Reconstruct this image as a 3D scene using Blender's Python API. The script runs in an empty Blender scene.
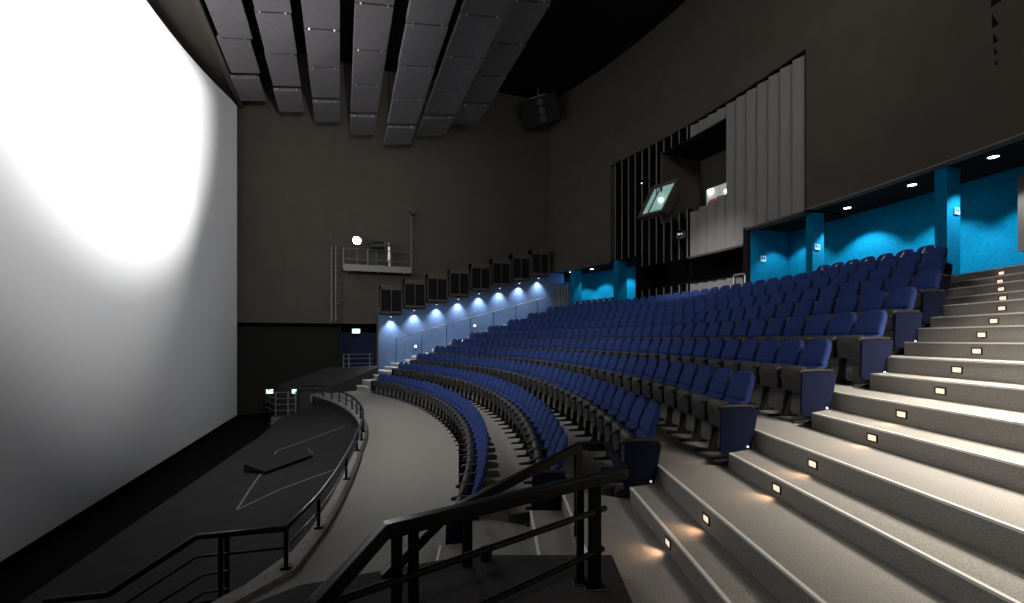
import bpy, bmesh, math, random
from mathutils import Vector, Matrix, Euler
random.seed(7)
SC = bpy.context.scene
COL = SC.collection
PI = math.pi
# ------------------------------------------------------------------ camera
YAW = 0.35285
cam_d = bpy.data.cameras.new('camera')
cam_d.sensor_width = 36.0
cam_d.lens = 463.457 / 1024 * 36.0
cam_d.shift_y = (339.2 - 301.5) / 1024
cam_d.clip_start = 0.05
cam = bpy.data.objects.new('camera', cam_d)
COL.objects.link(cam)
EYE = 2.6
cam.location = (0, 0, EYE)
cam.rotation_euler = (PI / 2, 0, -YAW)
SC.camera = cam
# ------------------------------------------------------------------ view, world
SC.view_settings.view_transform = 'Standard'
SC.view_settings.look = 'None'
SC.view_settings.gamma = 1.0
SC.view_settings.use_curve_mapping = False
SC.view_settings.exposure = 0.0
world = bpy.data.worlds.new('world')
SC.world = world
world.use_nodes = True
world.node_tree.nodes['Background'].inputs[0].default_value = (0.9, 0.95, 1.0, 1)
world.node_tree.nodes['Background'].inputs[1].default_value = 0.0


def spot(name, loc, target, watts, angle, blend=0.3, col=(1, 1, 1), radius=0.08):
    l = bpy.data.lights.new(name, 'SPOT')
    l.energy = watts
    l.spot_size = math.radians(angle)
    l.spot_blend = blend
    l.color = col
    l.shadow_soft_size = radius
    o = bpy.data.objects.new(name, l)
    o.location = loc
    d = Vector(target) - Vector(loc)
    o.rotation_euler = d.to_track_quat('-Z', 'Y').to_euler()
    COL.objects.link(o)
    return o


def area(name, loc, target, watts, sx, sy, col=(1, 1, 1)):
    l = bpy.data.lights.new(name, 'AREA')
    l.energy = watts
    l.shape = 'RECTANGLE'
    l.size = sx
    l.size_y = sy
    l.color = col
    o = bpy.data.objects.new(name, l)
    o.location = loc
    d = Vector(target) - Vector(loc)
    o.rotation_euler = d.to_track_quat('-Z', 'Y').to_euler()
    COL.objects.link(o)
    return o


# projector beam from the booth window and softer floodlights on the side catwalks, all on the screen
spot('projector_beam', (14.0, 19.2, 10.25), (-6.3, 16.5, 13.2), 44000, 54, 0.8, (1, 1, 1), 0.005)
spot('flood_beam', (0.85, 27.2, 8.15), (-6.0, 9.5, 10.0), 4300, 85, 1.0)
spot('flood_beam', (0.85, 0.6, 8.15), (-5.6, 25.0, 8.8), 8500, 74, 1.0)
# added fill spots without fixtures, to brighten the back wall and the seats
for hx, hy, ht, hp in ((8.5, 0.5, (14, 20, 9.5), 1000), (8.5, 5.0, (15, 22, 9.5), 1000), (5.0, 3.0, (12, 6, 9), 200)):
    spot('fill_light', (hx, hy, 15.2), ht, hp, 105, 1.0, (1, 0.96, 0.92), 0.5)
spot('fill_light', (-3.0, 10.5, 16.3), (2.4, 14.0, 0), 4800, 56, 1.0, (1, 0.96, 0.93), 0.5)  # added fill over the cross aisle and the front rows
# added fill spot that brightens the lower booth cladding
spot('booth_fill', (2.0, 6.0, 12.5), (15.2, 16.2, 5.2), 13000, 18, 1.0, (1, 0.97, 0.95), 0.3)
# wall washers of the near side wall pour down on the near stairs
for wx, wz, wp in ((1.75, 4.1, 20), (2.6, 4.5, 40), (3.4, 4.9, 150), (4.3, 5.3, 1700), (5.2, 5.7, 3000), (6.1, 6.1, 3000), (7.0, 6.5, 2500), (7.9, 6.8, 1900)):
    spot('near_stair_washer', (wx, -0.55, wz), (wx + (0.1 if wx < 4 else 0.9), 0.45, wz - 3.0), wp, 125 if wx < 4 else 92, 1.0, (1, 0.91, 0.78), 0.12)


# ------------------------------------------------------------------ materials
def mat(name, col, rough=0.6, metal=0.0, spec=0.3, noise=None, bump=None, emit=None, estr=0.0):
    """noise = (scale, amount): mottled base colour of the material itself."""
    m = bpy.data.materials.new(name)
    m.use_nodes = True
    nt = m.node_tree
    b = nt.nodes['Principled BSDF']
    b.inputs['Base Color'].default_value = (*col, 1)
    b.inputs['Roughness'].default_value = rough
    b.inputs['Metallic'].default_value = metal
    b.inputs['Specular IOR Level'].default_value = spec
    if emit:
        b.inputs['Emission Color'].default_value = (*emit, 1)
        b.inputs['Emission Strength'].default_value = estr
    if noise or bump:
        tc = nt.nodes.new('ShaderNodeTexCoord')
    if noise:
        tx = nt.nodes.new('ShaderNodeTexNoise')
        tx.inputs['Scale'].default_value = noise[0]
        tx.inputs['Detail'].default_value = 4
        nt.links.new(tc.outputs['Object'], tx.inputs['Vector'])
        r = nt.nodes.new('ShaderNodeValToRGB')
        a = noise[1]
        r.color_ramp.elements[0].position = 0.3
        r.color_ramp.elements[1].position = 0.7
        r.color_ramp.elements[0].color = (*[c * (1 - a) for c in col], 1)
        r.color_ramp.elements[1].color = (*[min(1, c * (1 + a)) for c in col], 1)
        nt.links.new(tx.outputs['Fac'], r.inputs['Fac'])
        nt.links.new(r.outputs['Color'], b.inputs['Base Color'])
    if bump:
        t2 = nt.nodes.new('ShaderNodeTexNoise')
        t2.inputs['Scale'].default_value = bump[0]
        nt.links.new(tc.outputs['Object'], t2.inputs['Vector'])
        bp = nt.nodes.new('ShaderNodeBump')
        bp.inputs['Strength'].default_value = bump[1]
        bp.inputs['Distance'].default_value = 0.02
        nt.links.new(t2.outputs['Fac'], bp.inputs['Height'])
        nt.links.new(bp.outputs['Normal'], b.inputs['Normal'])
    return m


M = {}
M['carpet'] = mat('grey_speckled_carpet', (0.26, 0.25, 0.235), 0.95, 0, 0.1, (140, 0.35), (160, 0.25))
M['pit'] = mat('black_pit_floor', (0.020, 0.0185, 0.020), 0.85, 0, 0.1, (3.0, 0.15))
M['black_carpet'] = mat('black_carpet', (0.035, 0.034, 0.035), 0.95, 0, 0.1, (60, 0.3))
M['nosing'] = mat('pale_nosing', (0.72, 0.71, 0.69), 0.5)
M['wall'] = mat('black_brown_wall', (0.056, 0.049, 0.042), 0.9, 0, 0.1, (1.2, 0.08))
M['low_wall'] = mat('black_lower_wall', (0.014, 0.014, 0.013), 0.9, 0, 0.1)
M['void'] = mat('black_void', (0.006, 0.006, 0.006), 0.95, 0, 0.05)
M['beam_flap'] = mat('matt_black_flap', (0.0008, 0.0008, 0.0008), 1.0, 0, 0.0)
M['screen'] = mat('white_screen', (0.82, 0.82, 0.82), 0.9, 0, 0.05)
M['blue_far'] = mat('slate_blue_paint', (0.085, 0.135, 0.25), 0.8, 0, 0.15, (5, 0.1))
M['blue'] = mat('bright_blue_paint', (0.001, 0.115, 0.225), 0.9, 0, 0.03, (9, 0.12))
M['blue_fin'] = mat('deep_blue_paint', (0.008, 0.10, 0.23), 0.8, 0, 0.15)
M['blue_door'] = mat('dark_blue_recess', (0.006, 0.013, 0.034), 0.8, 0, 0.15)
M['seat_blue'] = mat('navy_fabric', (0.024, 0.046, 0.165), 0.9, 0, 0.12, (40, 0.12))
M['end_navy'] = mat('dark_end_panel_fabric', (0.006, 0.0085, 0.030), 0.9, 0, 0.15)
M['seat_dark'] = mat('dark_navy_fabric', (0.012, 0.02, 0.07), 0.9, 0, 0.15)
M['pan'] = mat('grey_seat_pan', (0.055, 0.053, 0.051), 0.6, 0, 0.3)
M['black'] = mat('black_plastic', (0.012, 0.012, 0.013), 0.45, 0, 0.35)
M['arm'] = mat('black_armrest', (0.018, 0.016, 0.015), 0.5, 0, 0.4)
M['black_metal'] = mat('black_painted_steel', (0.004, 0.004, 0.004), 0.32, 0, 0.2)
M['steel'] = mat('grey_steel', (0.10, 0.10, 0.10), 0.5, 0.4, 0.4)
M['bright_steel'] = mat('bright_steel', (0.45, 0.45, 0.46), 0.35, 0.8, 0.5)
M['panel'] = mat('grey_ceiling_panel', (0.115, 0.108, 0.114), 0.85, 0, 0.15, (4, 0.1))
M['concrete'] = mat('grey_curb', (0.22, 0.21, 0.20), 0.9, 0, 0.15, (8, 0.2))
M['grey_panel'] = mat('grey_wall_panel', (0.14, 0.136, 0.132), 0.7, 0, 0.2)
M['box'] = mat('black_brown_cabinet', (0.055, 0.047, 0.042), 0.7, 0, 0.2)
M['grille'] = mat('black_grille', (0.01, 0.009, 0.009), 0.8, 0, 0.2)
M['white'] = mat('white_print', (0.8, 0.8, 0.8), 0.6)
M['tape'] = mat('pale_tape', (0.14, 0.13, 0.13), 0.7)
M['lamp'] = mat('lamp_lens', (0.9, 0.9, 0.9), 0.4, emit=(1, 0.98, 0.95), estr=12)
M['lamp_blue'] = mat('cool_lamp_lens', (0.9, 0.9, 0.9), 0.4, emit=(0.8, 0.9, 1.0), estr=6)
M['flood'] = mat('floodlight_lens', (0.9, 0.9, 0.9), 0.4, emit=(1, 1, 1), estr=40)
M['warm'] = mat('warm_step_lens', (0.8, 0.7, 0.55), 0.4, emit=(1.0, 0.84, 0.62), estr=0.9)
M['exit'] = mat('exit_sign_face', (0.5, 0.9, 0.6), 0.4, emit=(0.55, 1.0, 0.68), estr=2.2)
M['exit_ink'] = mat('exit_sign_green', (0.0, 0.25, 0.08), 0.5, emit=(0.0, 0.5, 0.15), estr=0.6)
M['aisle_dot'] = mat('seat_number_lamp', (0.8, 0.8, 0.8), 0.4, emit=(1, 0.95, 0.9), estr=0.55)
M['sign_white'] = mat('pale_sign', (0.25, 0.45, 0.55), 0.5)
M['glass_lit'] = mat('lit_booth_glass', (0.25, 0.4, 0.38), 0.2, emit=(0.45, 0.75, 0.68), estr=0.28)
M['booth_red'] = mat('red_booth_equipment', (0.5, 0.06, 0.07), 0.5, emit=(0.8, 0.1, 0.12), estr=0.25)  # own glow stands in for light inside the booth
M['booth_wall'] = mat('pale_booth_wall', (0.5, 0.55, 0.5), 0.6, emit=(0.6, 0.7, 0.64), estr=0.25)  # glows by itself in place of the booth's inner lighting
M['chrome'] = mat('chrome_globe', (0.55, 0.54, 0.53), 0.12, 1.0, 0.5)


# ------------------------------------------------------------------ mesh builder
class MB:
    def __init__(self):
        self.v = []
        self.f = []

    def add(self, vs, fs):
        n = len(self.v)
        self.v += [tuple(p) for p in vs]
        self.f += [tuple(i + n for i in q) for q in fs]
        return self

    def box(self, c, s, rz=0.0, rot=None):
        R = rot if rot is not None else Matrix.Rotation(rz, 3, 'Z')
        C = Vector(c)
        vs = []
        for z in (-1, 1):
            for x, y in ((-1, -1), (1, -1), (1, 1), (-1, 1)):
                vs.append(C + R @ Vector((x * s[0] / 2, y * s[1] / 2, z * s[2] / 2)))
        return self.add(vs, [(3, 2, 1, 0), (4, 5, 6, 7), (0, 1, 5, 4), (1, 2, 6, 5), (2, 3, 7, 6), (3, 0, 4, 7)])

    def prism(self, poly, z0, z1):
        n = len(poly)
        vs = [(x, y, z0) for x, y in poly] + [(x, y, z1) for x, y in poly]
        fs = [tuple(range(n))[::-1], tuple(range(n, 2 * n))]
        fs += [(i, (i + 1) % n, (i + 1) % n + n, i + n) for i in range(n)]
        return self.add(vs, fs)

    def side_prism(self, poly, y0, y1):
        """poly in x,z; extruded along y"""
        n = len(poly)
        vs = [(x, y0, z) for x, z in poly] + [(x, y1, z) for x, z in poly]
        fs = [tuple(range(n)), tuple(range(n, 2 * n))[::-1]]
        fs += [((i + 1) % n, i, i + n, (i + 1) % n + n) for i in range(n)]
        return self.add(vs, fs)

    def loft(self, rings, cap=True):
        n = len(rings[0])
        vs = [p for r in rings for p in r]
        fs = []
        for k in range(len(rings) - 1):
            for i in range(n):
                j = (i + 1) % n
                fs.append((k * n + i, k * n + j, (k + 1) * n + j, (k + 1) * n + i))
        if cap:
            fs.append(tuple(range(n))[::-1])
            fs.append(tuple((len(rings) - 1) * n + i for i in range(n)))
        return self.add(vs, fs)

    def tube(self, path, r, n=8, closed=False):
        P = [Vector(p) for p in path]
        rings = []
        for i, p in enumerate(P):
            a = P[max(i - 1, 0)]
            b = P[min(i + 1, len(P) - 1)]
            t = (b - a).normalized()
            up = Vector((0, 0, 1)) if abs(t.z) < 0.9 else Vector((1, 0, 0))
            s = t.cross(up).normalized()
            u = s.cross(t)
            k = 1.0
            if 0 < i < len(P) - 1:
                d1 = (p - P[i - 1]).normalized()
                k = 1 / max(0.5, abs(d1.dot(t)))
            rings.append([p + (s * math.cos(2 * PI * j / n) + u * math.sin(2 * PI * j / n)) * r * k for j in range(n)])
        return self.loft(rings)

    def bar(self, path, w, h):
        """rectangular section, w across, h tall (vertical)"""
        P = [Vector(p) for p in path]
        rings = []
        for i, p in enumerate(P):
            a = P[max(i - 1, 0)]
            b = P[min(i + 1, len(P) - 1)]
            t = (b - a).normalized()
            s = t.cross(Vector((0, 0, 1)))
            s = s.normalized() if s.length > 1e-4 else Vector((1, 0, 0))
            u = s.cross(t)
            rings.append([p + s * x * w / 2 + u * y * h / 2 for x, y in ((-1, -1), (1, -1), (1, 1), (-1, 1))])
        return self.loft(rings)

    def cyl(self, p0, p1, r, n=16, r1=None):
        a, b = Vector(p0), Vector(p1)
        t = (b - a).normalized()
        up = Vector((0, 0, 1)) if abs(t.z) < 0.9 else Vector((1, 0, 0))
        s = t.cross(up).normalized()
        u = s.cross(t)
        r1 = r if r1 is None else r1
        return self.loft([[q + (s * math.cos(2 * PI * j / n) + u * math.sin(2 * PI * j / n)) * rr for j in range(n)] for q, rr in ((a, r), (b, r1))])

    def sphere(self, c, r, n=16, m=10):
        C = Vector(c)
        rings = [[C + Vector((r * math.sin(PI * k / m) * math.cos(2 * PI * j / n), r * math.sin(PI * k / m) * math.sin(2 * PI * j / n), -r * math.cos(PI * k / m))) for j in range(n)] for k in [0.12] + list(range(1, m)) + [m - 0.12]]
        return self.loft(rings)

    def ring(self, R0, R1, y0, y1, z0, z1, step=0.5):
        """curved slab about the hall's centre, limited by y0..y1 on both radii"""
        n = max(2, int(abs(y1 - y0) / step))
        rings = []
        for k in range(n + 1):
            y = y0 + (y1 - y0) * k / n
            x0 = CX + math.sqrt(R0 * R0 - (y - CY) ** 2)
            x1 = CX + math.sqrt(R1 * R1 - (y - CY) ** 2)
            rings.append([(x0, y, z0), (x1, y, z0), (x1, y, z1), (x0, y, z1)])
        return self.loft(rings)

    def mesh(self, name, smooth=False, bevel=0.0, segs=2, angle=30):
        me = bpy.data.meshes.new(name)
        me.from_pydata([tuple(p) for p in self.v], [], self.f)
        bm = bmesh.new()
        bm.from_mesh(me)
        bmesh.ops.recalc_face_normals(bm, faces=bm.faces)
        if bevel > 0:
            es = [e for e in bm.edges if len(e.link_faces) == 2 and e.calc_face_angle(0) > math.radians(40)]
            bmesh.ops.bevel(bm, geom=es, offset=bevel, segments=segs, affect='EDGES', profile=0.6)
        bm.to_mesh(me)
        bm.free()
        if smooth:
            for p in me.polygons:
                p.use_smooth = True
            try:
                me.set_sharp_from_angle(angle=math.radians(angle))
            except Exception:
                pass
        return me

    def build(self, name, m, parent=None, smooth=False, bevel=0.0, segs=2, loc=None, rz=0.0, angle=30):
        me = self.mesh(name, smooth, bevel, segs, angle)
        me.materials.append(m)
        return put(name, me, parent, loc, rz)


def put(name, me, parent=None, loc=None, rz=0.0):
    o = bpy.data.objects.new(name, me)
    COL.objects.link(o)
    if parent is not None:
        o.parent = parent
    if loc is not None:
        o.location = loc
    o.rotation_euler = (0, 0, rz)
    return o


def tag(o, label, cat, group=None, kind=None):
    o['label'] = label
    o['category'] = cat
    if group:
        o['group'] = group
    if kind:
        o['kind'] = kind
    return o


def struct(o):
    o['kind'] = 'structure'
    return o


def empty(name, loc=(0, 0, 0), rz=0.0):
    o = bpy.data.objects.new(name, None)
    o.empty_display_size = 0.2
    o.location = loc
    o.rotation_euler = (0, 0, rz)
    COL.objects.link(o)
    return o


ORD = ['zeroth', 'first', 'second', 'third', 'fourth', 'fifth', 'sixth', 'seventh', 'eighth', 'ninth', 'tenth', 'eleventh', 'twelfth', 'thirteenth', 'fourteenth', 'fifteenth', 'sixteenth', 'seventeenth', 'eighteenth', 'nineteenth']
for t in ('twent', 'thirt', 'fort'):
    ORD.append(t + 'ieth')
    for u in range(1, 10):
        ORD.append(t + 'y-' + ORD[u])

# ------------------------------------------------------------------ hall geometry (metres)
# x runs from the screen to the back wall, y from the near side to the far side, z up
CX, CY = -23.7765, 15.7048
RAD = [26.88, 27.23, 27.97, 28.34, 29.06, 29.39, 30.12, 30.49, 31.19, 31.60, 32.20, 32.63, 33.23, 33.69, 34.28, 34.81, 35.39, 35.84, 36.46, 36.86]
ZS = [0.09, 0.37, 0.60, 0.82, 0.99, 1.20, 1.37, 1.58, 1.76, 1.97, 2.17, 2.37, 2.56, 2.76, 2.94, 3.15, 3.32, 3.52, 3.71, 3.90]
VE = [(1.125, 5.578), (1.489, 5.543), (2.064, 4.989), (2.404, 4.849), (2.947, 4.277), (3.307, 4.278), (3.928, 3.877), (4.361, 3.942), (5.044, 3.774), (5.550, 3.900), (6.163, 3.854), (6.670, 3.957), (7.388, 4.174), (7.940, 4.337), (8.632, 4.519), (9.249, 4.713), (9.978, 5.059), (10.532, 5.332), (11.277, 5.676), (11.749, 5.875)]
VFY = [24.98, 25.17, 25.40, 25.74, 26.07, 26.24, 26.20, 26.04, 25.77, 25.50]
ROWS = [(27.319, -0.3699, 0.3463), (28.381, -0.3783, 0.3397), (29.412, -0.3880, 0.3358), (30.498, -0.3859, 0.3350), (31.605, -0.3737, 0.3340), (32.691, -0.3573, 0.3278), (33.749, -0.3346, 0.3161), (34.863, -0.3127, 0.3008), (35.899, -0.2864, 0.2842), (36.917, -0.2619, 0.2684)]
PHI = [0.31 + 0.0068 * i for i in range(20)]
YW = 28.3          # far side wall
YN = -1.2          # near side wall
RB = 39.0          # upper back wall
RR = 41.2          # wall at the back of the alcoves
FL = -0.2          # cross aisle
PIT = -0.55
LOW = -1.6
ZTOP = 18.5


def pol(R, y):
    return CX + math.sqrt(R * R - (y - CY) ** 2), y


# plan of the curb between the cross aisle and the pit: an arc that straightens at the near end
EDGE = [(-0.62, 6.15), (-0.47, 6.7), (-0.31, 7.3), (-0.10, 8.4), (0.09, 9.65), (0.27, 11.0), (pol(24.42, 12.0)[0], 12.0)]
EDGE += [(pol(24.42, y)[0], y) for y in [12.6 + 0.6 * k for k in range(20)]] + [(pol(24.42, 24.4)[0], 24.4)]


def polA(R, a):
    return CX + R * math.cos(a), CY + R * math.sin(a)


def arc(R, y0, y1, z, n=40):
    return [(*pol(R, y0 + (y1 - y0) * k / n), z) for k in range(n + 1)]


# ------------------------------------------------------------------ room shell
# pit floor in front of the screen, with a darker slot right under the screen
b = MB()
b.prism([(-4.6, -1.2), (-3.75, 6.0), (-3.53, 7.9), (-3.23, 10.57), (-2.49, 16.82), (-2.28, 20.71), (-1.32, 23.43), (-0.75, 25.8), (1.5, 25.8), (1.9, 9), (0.9, 6.5), (-1.6, 6.5), (-1.6, -1.2)], LOW, PIT)
struct(b.build('floor', M['pit']))
b = MB()
b.box((-4.0, 13.5, LOW - 0.1), (12, 31, 0.2))
struct(b.build('floor', M['void']))
# cross aisle in front of the first row
b = MB()
b.ring(24.5, 26.95, 12.0, 26.2, FL - 0.4, FL)
b.prism([(x + 0.1, y) for x, y in EDGE if y < 12.05] + [(pol(26.95, 12.0)[0], 12.0), (pol(26.95, 6.7)[0], 6.7), (1.0, 5.8)], FL - 0.4, FL)
b.prism([(-0.62, 6.75), (-1.1, 5.9), (-2.6, 3.6), (-2.6, YN), (2.6, YN), (2.9, 4.0), (1.5, 5.6), (1.5, 6.75)], FL - 0.4, FL - 0.002)
b.prism([(-0.55, 26.1), (1.7, 26.1), (2.2, 28.3), (-0.2, 28.3)], FL - 0.4, FL - 0.002)
struct(b.build('floor', M['carpet']))
# seating tiers
for k in range(10):
    i = 2 * k + 1
    z = ZS[i]
    zb = (ZS[i - 2] if k else FL) - 0.15
    R1 = RAD[i + 2] + 0.06 if i + 2 < 20 else RR + 0.2
    b = MB()
    b.ring(RAD[i], R1, VE[i][1], YW, zb, z, 0.6)
    t = b.build('seating_tier', M['carpet'])
    struct(t)
# near stairs: straight steps across the aisle
for i in range(20):
    z = ZS[i]
    zb = (ZS[i - 1] if i else FL) - 0.12
    d = (-math.sin(PHI[i]), -math.cos(PHI[i]))
    P = Vector(VE[i])
    L = (P.y - YN) / -d[1]
    Q = P + Vector(d) * L
    if i < 19:
        j = i + 1
        P2 = Vector(VE[j])
        d2 = (-math.sin(PHI[j]), -math.cos(PHI[j]))
        Q2 = P2 + Vector(d2) * ((P2.y - YN) / -d2[1])
    else:
        P2 = Vector(VE[i]) + Vector((4.6, -0.3))
        Q2 = Q + Vector((5.0, 0))
    ex = 0.12 if i % 2 else 0.02
    Pe = P - Vector(d) * ex
    Pe2 = P2 + Vector((0.06, ex))
    Q2 = Q2 + Vector((0.06, 0))
    b = MB()
    b.prism([Q, Q2, Pe2, Pe], zb, z - 0.001)
    s = struct(b.build('stair_step', M['carpet']))
    n = Vector((-d[1], d[0])) * -1
    n = Vector((math.cos(PHI[i]), -math.sin(PHI[i])))
    b = MB()
    A, B = P, Q
    b.prism([A - n * 0.008, B - n * 0.008, B + n * 0.02, A + n * 0.02], z - 0.014, z + 0.004)
    b.build('nosing', M['nosing'], s)
# far stairs
for i in range(0, 19):
    k = i // 2
    z = ZS[i]
    ya = VFY[k] + (0.42 if i % 2 == 0 else 0.36)
    if i % 2 == 0:
        b = MB()
        b.ring(RAD[i], RAD[i + 1] + 0.05, ya, YW, (ZS[i - 1] if i else FL) - 0.1, z - 0.001)
        s = struct(b.build('stair_step', M['carpet']))
    else:
        s = None
    b = MB()
    b.ring(RAD[i] - 0.012, RAD[i] + 0.045, ya, YW, z - 0.03, z + 0.008)
    if s is not None:
        b.build('nosing', M['nosing'], s)
    else:
        struct(b.build('trim_1', M['nosing']))

# far side wall: blue above the stairs, black above and beside it
b = MB()
pf = [(2.05, 0.8), (14.2, 0.8), (14.2, 8.0)]
for i in range(7, -1, -1):
    zz = 4.45 + 0.385 * i
    pf += [(2.05 + 1.352 * (i + 1), zz), (2.05 + 1.352 * i, zz)]
pf[2] = (14.2, pf[3][1])
b.side_prism(pf, YW, YW + 0.3)
struct(b.build('wall_far', M['blue_far']))
b = MB()
b.box((6.4, YW + 0.19, 11.0), (14.4, 0.3, 15.0))
b.box((-5.15, YW + 0.17, 11.1), (8.7, 0.3, 15.2))
b.box((2.0, YW + 0.4, 2.2), (0.1, 0.9, 4.0))
struct(b.build('wall_far', M['wall']))
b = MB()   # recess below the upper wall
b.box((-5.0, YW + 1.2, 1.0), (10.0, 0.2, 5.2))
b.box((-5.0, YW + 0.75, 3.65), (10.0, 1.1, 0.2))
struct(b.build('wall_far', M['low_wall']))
b = MB()   # dark blue doorway
b.box((1.0, YW + 0.95, 1.9), (2.0, 0.1, 2.2))
b.box((0.0, YW + 0.5, 1.9), (0.08, 0.8, 2.2))
struct(b.build('door_1', M['blue_door']))
# cladding joints on the far wall
b = MB()
for x in (-3.0, -0.45):
    b.box((x, YW + 0.015, 11.0), (0.03, 0.03, 14.8))
b.box((-3.0, YW + 0.015, 7.9), (5.2, 0.03, 0.03))
struct(b.build('trim_2', M['wall']))
# back wall
b = MB()
b.ring(RB, RB + 0.3, YN, 11.5, 7.05, ZTOP, 0.8)
b.ring(RB, RB + 0.3, 23.0, YW + 0.2, 7.05, ZTOP, 0.8)
b.ring(RB, RB + 0.3, 11.4, 23.1, 12.6, ZTOP, 0.8)
struct(b.build('wall_back', M['wall']))
b = MB()   # paler strip: lit look of the back wall's lower edge put into the colour
b.ring(RB - 0.02, RB, YN, 11.45, 7.05, 7.08, 0.8)
struct(b.build('trim_3', M['grey_panel']))
# alcoves: black soffit and blue wall
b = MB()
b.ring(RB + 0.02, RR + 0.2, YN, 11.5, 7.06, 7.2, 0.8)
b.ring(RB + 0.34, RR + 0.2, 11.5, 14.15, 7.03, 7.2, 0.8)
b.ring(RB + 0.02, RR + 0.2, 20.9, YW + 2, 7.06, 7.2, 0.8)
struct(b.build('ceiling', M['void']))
b = MB()
b.ring(RR, RR + 0.2, YN, 14.3, 3.6, 7.3, 0.8)
b.ring(RR, RR + 0.2, 20.6, YW + 2, 3.6, 7.3, 0.8)
struct(b.build('wall_back', M['blue']))
# partitions that close the booth bay
for y, mm in ((14.15, M['blue']), (20.95, M['void'])):
    x0, _ = pol(RB, y)
    x1, _ = pol(RR, y)
    b = MB()
    b.box(((x0 + x1) / 2 + 0.1, y, 5.4), (x1 - x0 + 0.1, 0.12, 3.3))
    struct(b.build('wall_back', mm))
    b = MB()
    b.box((x0 + 0.02, y, 5.4), (0.16, 0.2, 3.3))
    struct(b.build('trim_4', M['void']))
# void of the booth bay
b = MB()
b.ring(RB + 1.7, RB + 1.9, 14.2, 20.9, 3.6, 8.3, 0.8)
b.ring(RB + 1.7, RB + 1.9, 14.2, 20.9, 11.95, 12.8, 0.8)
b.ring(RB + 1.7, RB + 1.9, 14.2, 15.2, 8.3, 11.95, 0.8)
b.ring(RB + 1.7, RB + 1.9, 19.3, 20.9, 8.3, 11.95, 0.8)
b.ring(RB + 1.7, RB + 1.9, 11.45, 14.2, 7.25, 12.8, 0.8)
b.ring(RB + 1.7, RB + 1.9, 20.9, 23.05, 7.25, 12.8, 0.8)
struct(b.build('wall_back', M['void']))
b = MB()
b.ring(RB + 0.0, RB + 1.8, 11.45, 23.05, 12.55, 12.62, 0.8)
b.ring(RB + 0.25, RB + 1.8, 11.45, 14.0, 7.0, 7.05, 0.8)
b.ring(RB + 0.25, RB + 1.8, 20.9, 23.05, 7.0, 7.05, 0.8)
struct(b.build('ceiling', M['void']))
for y in (11.45, 23.05):
    x0, _ = pol(RB, y)
    b = MB()
    b.box((x0 + 0.95, y, 9.8), (1.9, 0.08, 5.6))
    struct(b.build('wall_back', M['void']))
# main ceiling, a lower dark ceiling strip along the screen
b = MB()
b.box((3, 13.5, ZTOP + 0.1), (34, 31, 0.2))
struct(b.build('ceiling', M['void']))
b = MB()
b.box((-6.6, 18.0, 15.35), (3.5, 20.6, 0.2))
b.box((-5.0, 14.0, 15.2), (0.25, 28.4, 0.5))
struct(b.build('ceiling', M['wall']))
# near side wall and the wall behind the screen
b = MB()
b.box((3, YN - 0.15, 8.4), (34, 0.3, 20.6))
struct(b.build('wall_near', M['wall']))
b = MB()
b.box((-9.3, 13.5, 8.0), (0.3, 31, 21.4))
struct(b.build('wall_screen', M['void']))

# ------------------------------------------------------------------ screen
bot = lambda y: (-5.10 - (27.6 - y) * 0.0345, -1.35)


def top(y):
    s = (y - 17.2) / (27.6 - 17.2)
    return (-6.72 + 1.62 * s * s, 14.8)


g = empty('cinema_screen', (-5.5, 16, PIT))
tag(g, 'giant white curved cinema screen filling the left side of the hall', 'screen')
b = MB()
NY, NZ = 48, 24
ys = [1.5 + (27.6 - 1.5) * i / NY for i in range(NY + 1)]
rows = []
for i, y in enumerate(ys):
    x0, z0 = bot(y)
    x1, z1 = top(max(y, 6.8)) if y < 6.8 else top(y)
    col = []
    for j in range(NZ + 1):
        t = j / NZ
        # the lower rim is almost straight, the bow grows upwards
        col.append((x0 + (x1 - x0) * t, y, z0 + (z1 - z0) * t))
    rows.append(col)
vs = [p for c in rows for p in c] + [(p[0] - 0.06, p[1], p[2]) for c in rows for p in c]
off = (NY + 1) * (NZ + 1)
fs = []
for i in range(NY):
    for j in range(NZ):
        a = i * (NZ + 1) + j
        q = (a, a + NZ + 1, a + NZ + 2, a + 1)
        fs.append(q)
        fs.append(tuple(x + off for x in q[::-1]))
b.add(vs, fs)
o = b.build('screen_sheet', M['screen'], g, smooth=True)
o.location = (5.5, -16, -PIT)
b = MB()
edge = [(p[0], p[1], p[2]) for p in [c[0] for c in rows]] + [p for p in rows[-1]] + [c[-1] for c in rows[::-1]]
b.tube([(p[0] - 0.08, p[1] + (0.06 if i >= NY + 1 and i <= NY + NZ else 0), p[2]) for i, p in enumerate(edge)], 0.06, 6)
o = b.build('screen_frame', M['void'], g)
o.location = (5.5, -16, -PIT)

# ------------------------------------------------------------------ cinema seats
def rrect(w, d, n=16, e=0.35):
    pts = []
    for j in range(n):
        a = 2 * PI * j / n
        c, s = math.cos(a), math.sin(a)
        pts.append((d / 2 * math.copysign(abs(c) ** e, c), w / 2 * math.copysign(abs(s) ** e, s)))
    return pts


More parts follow.
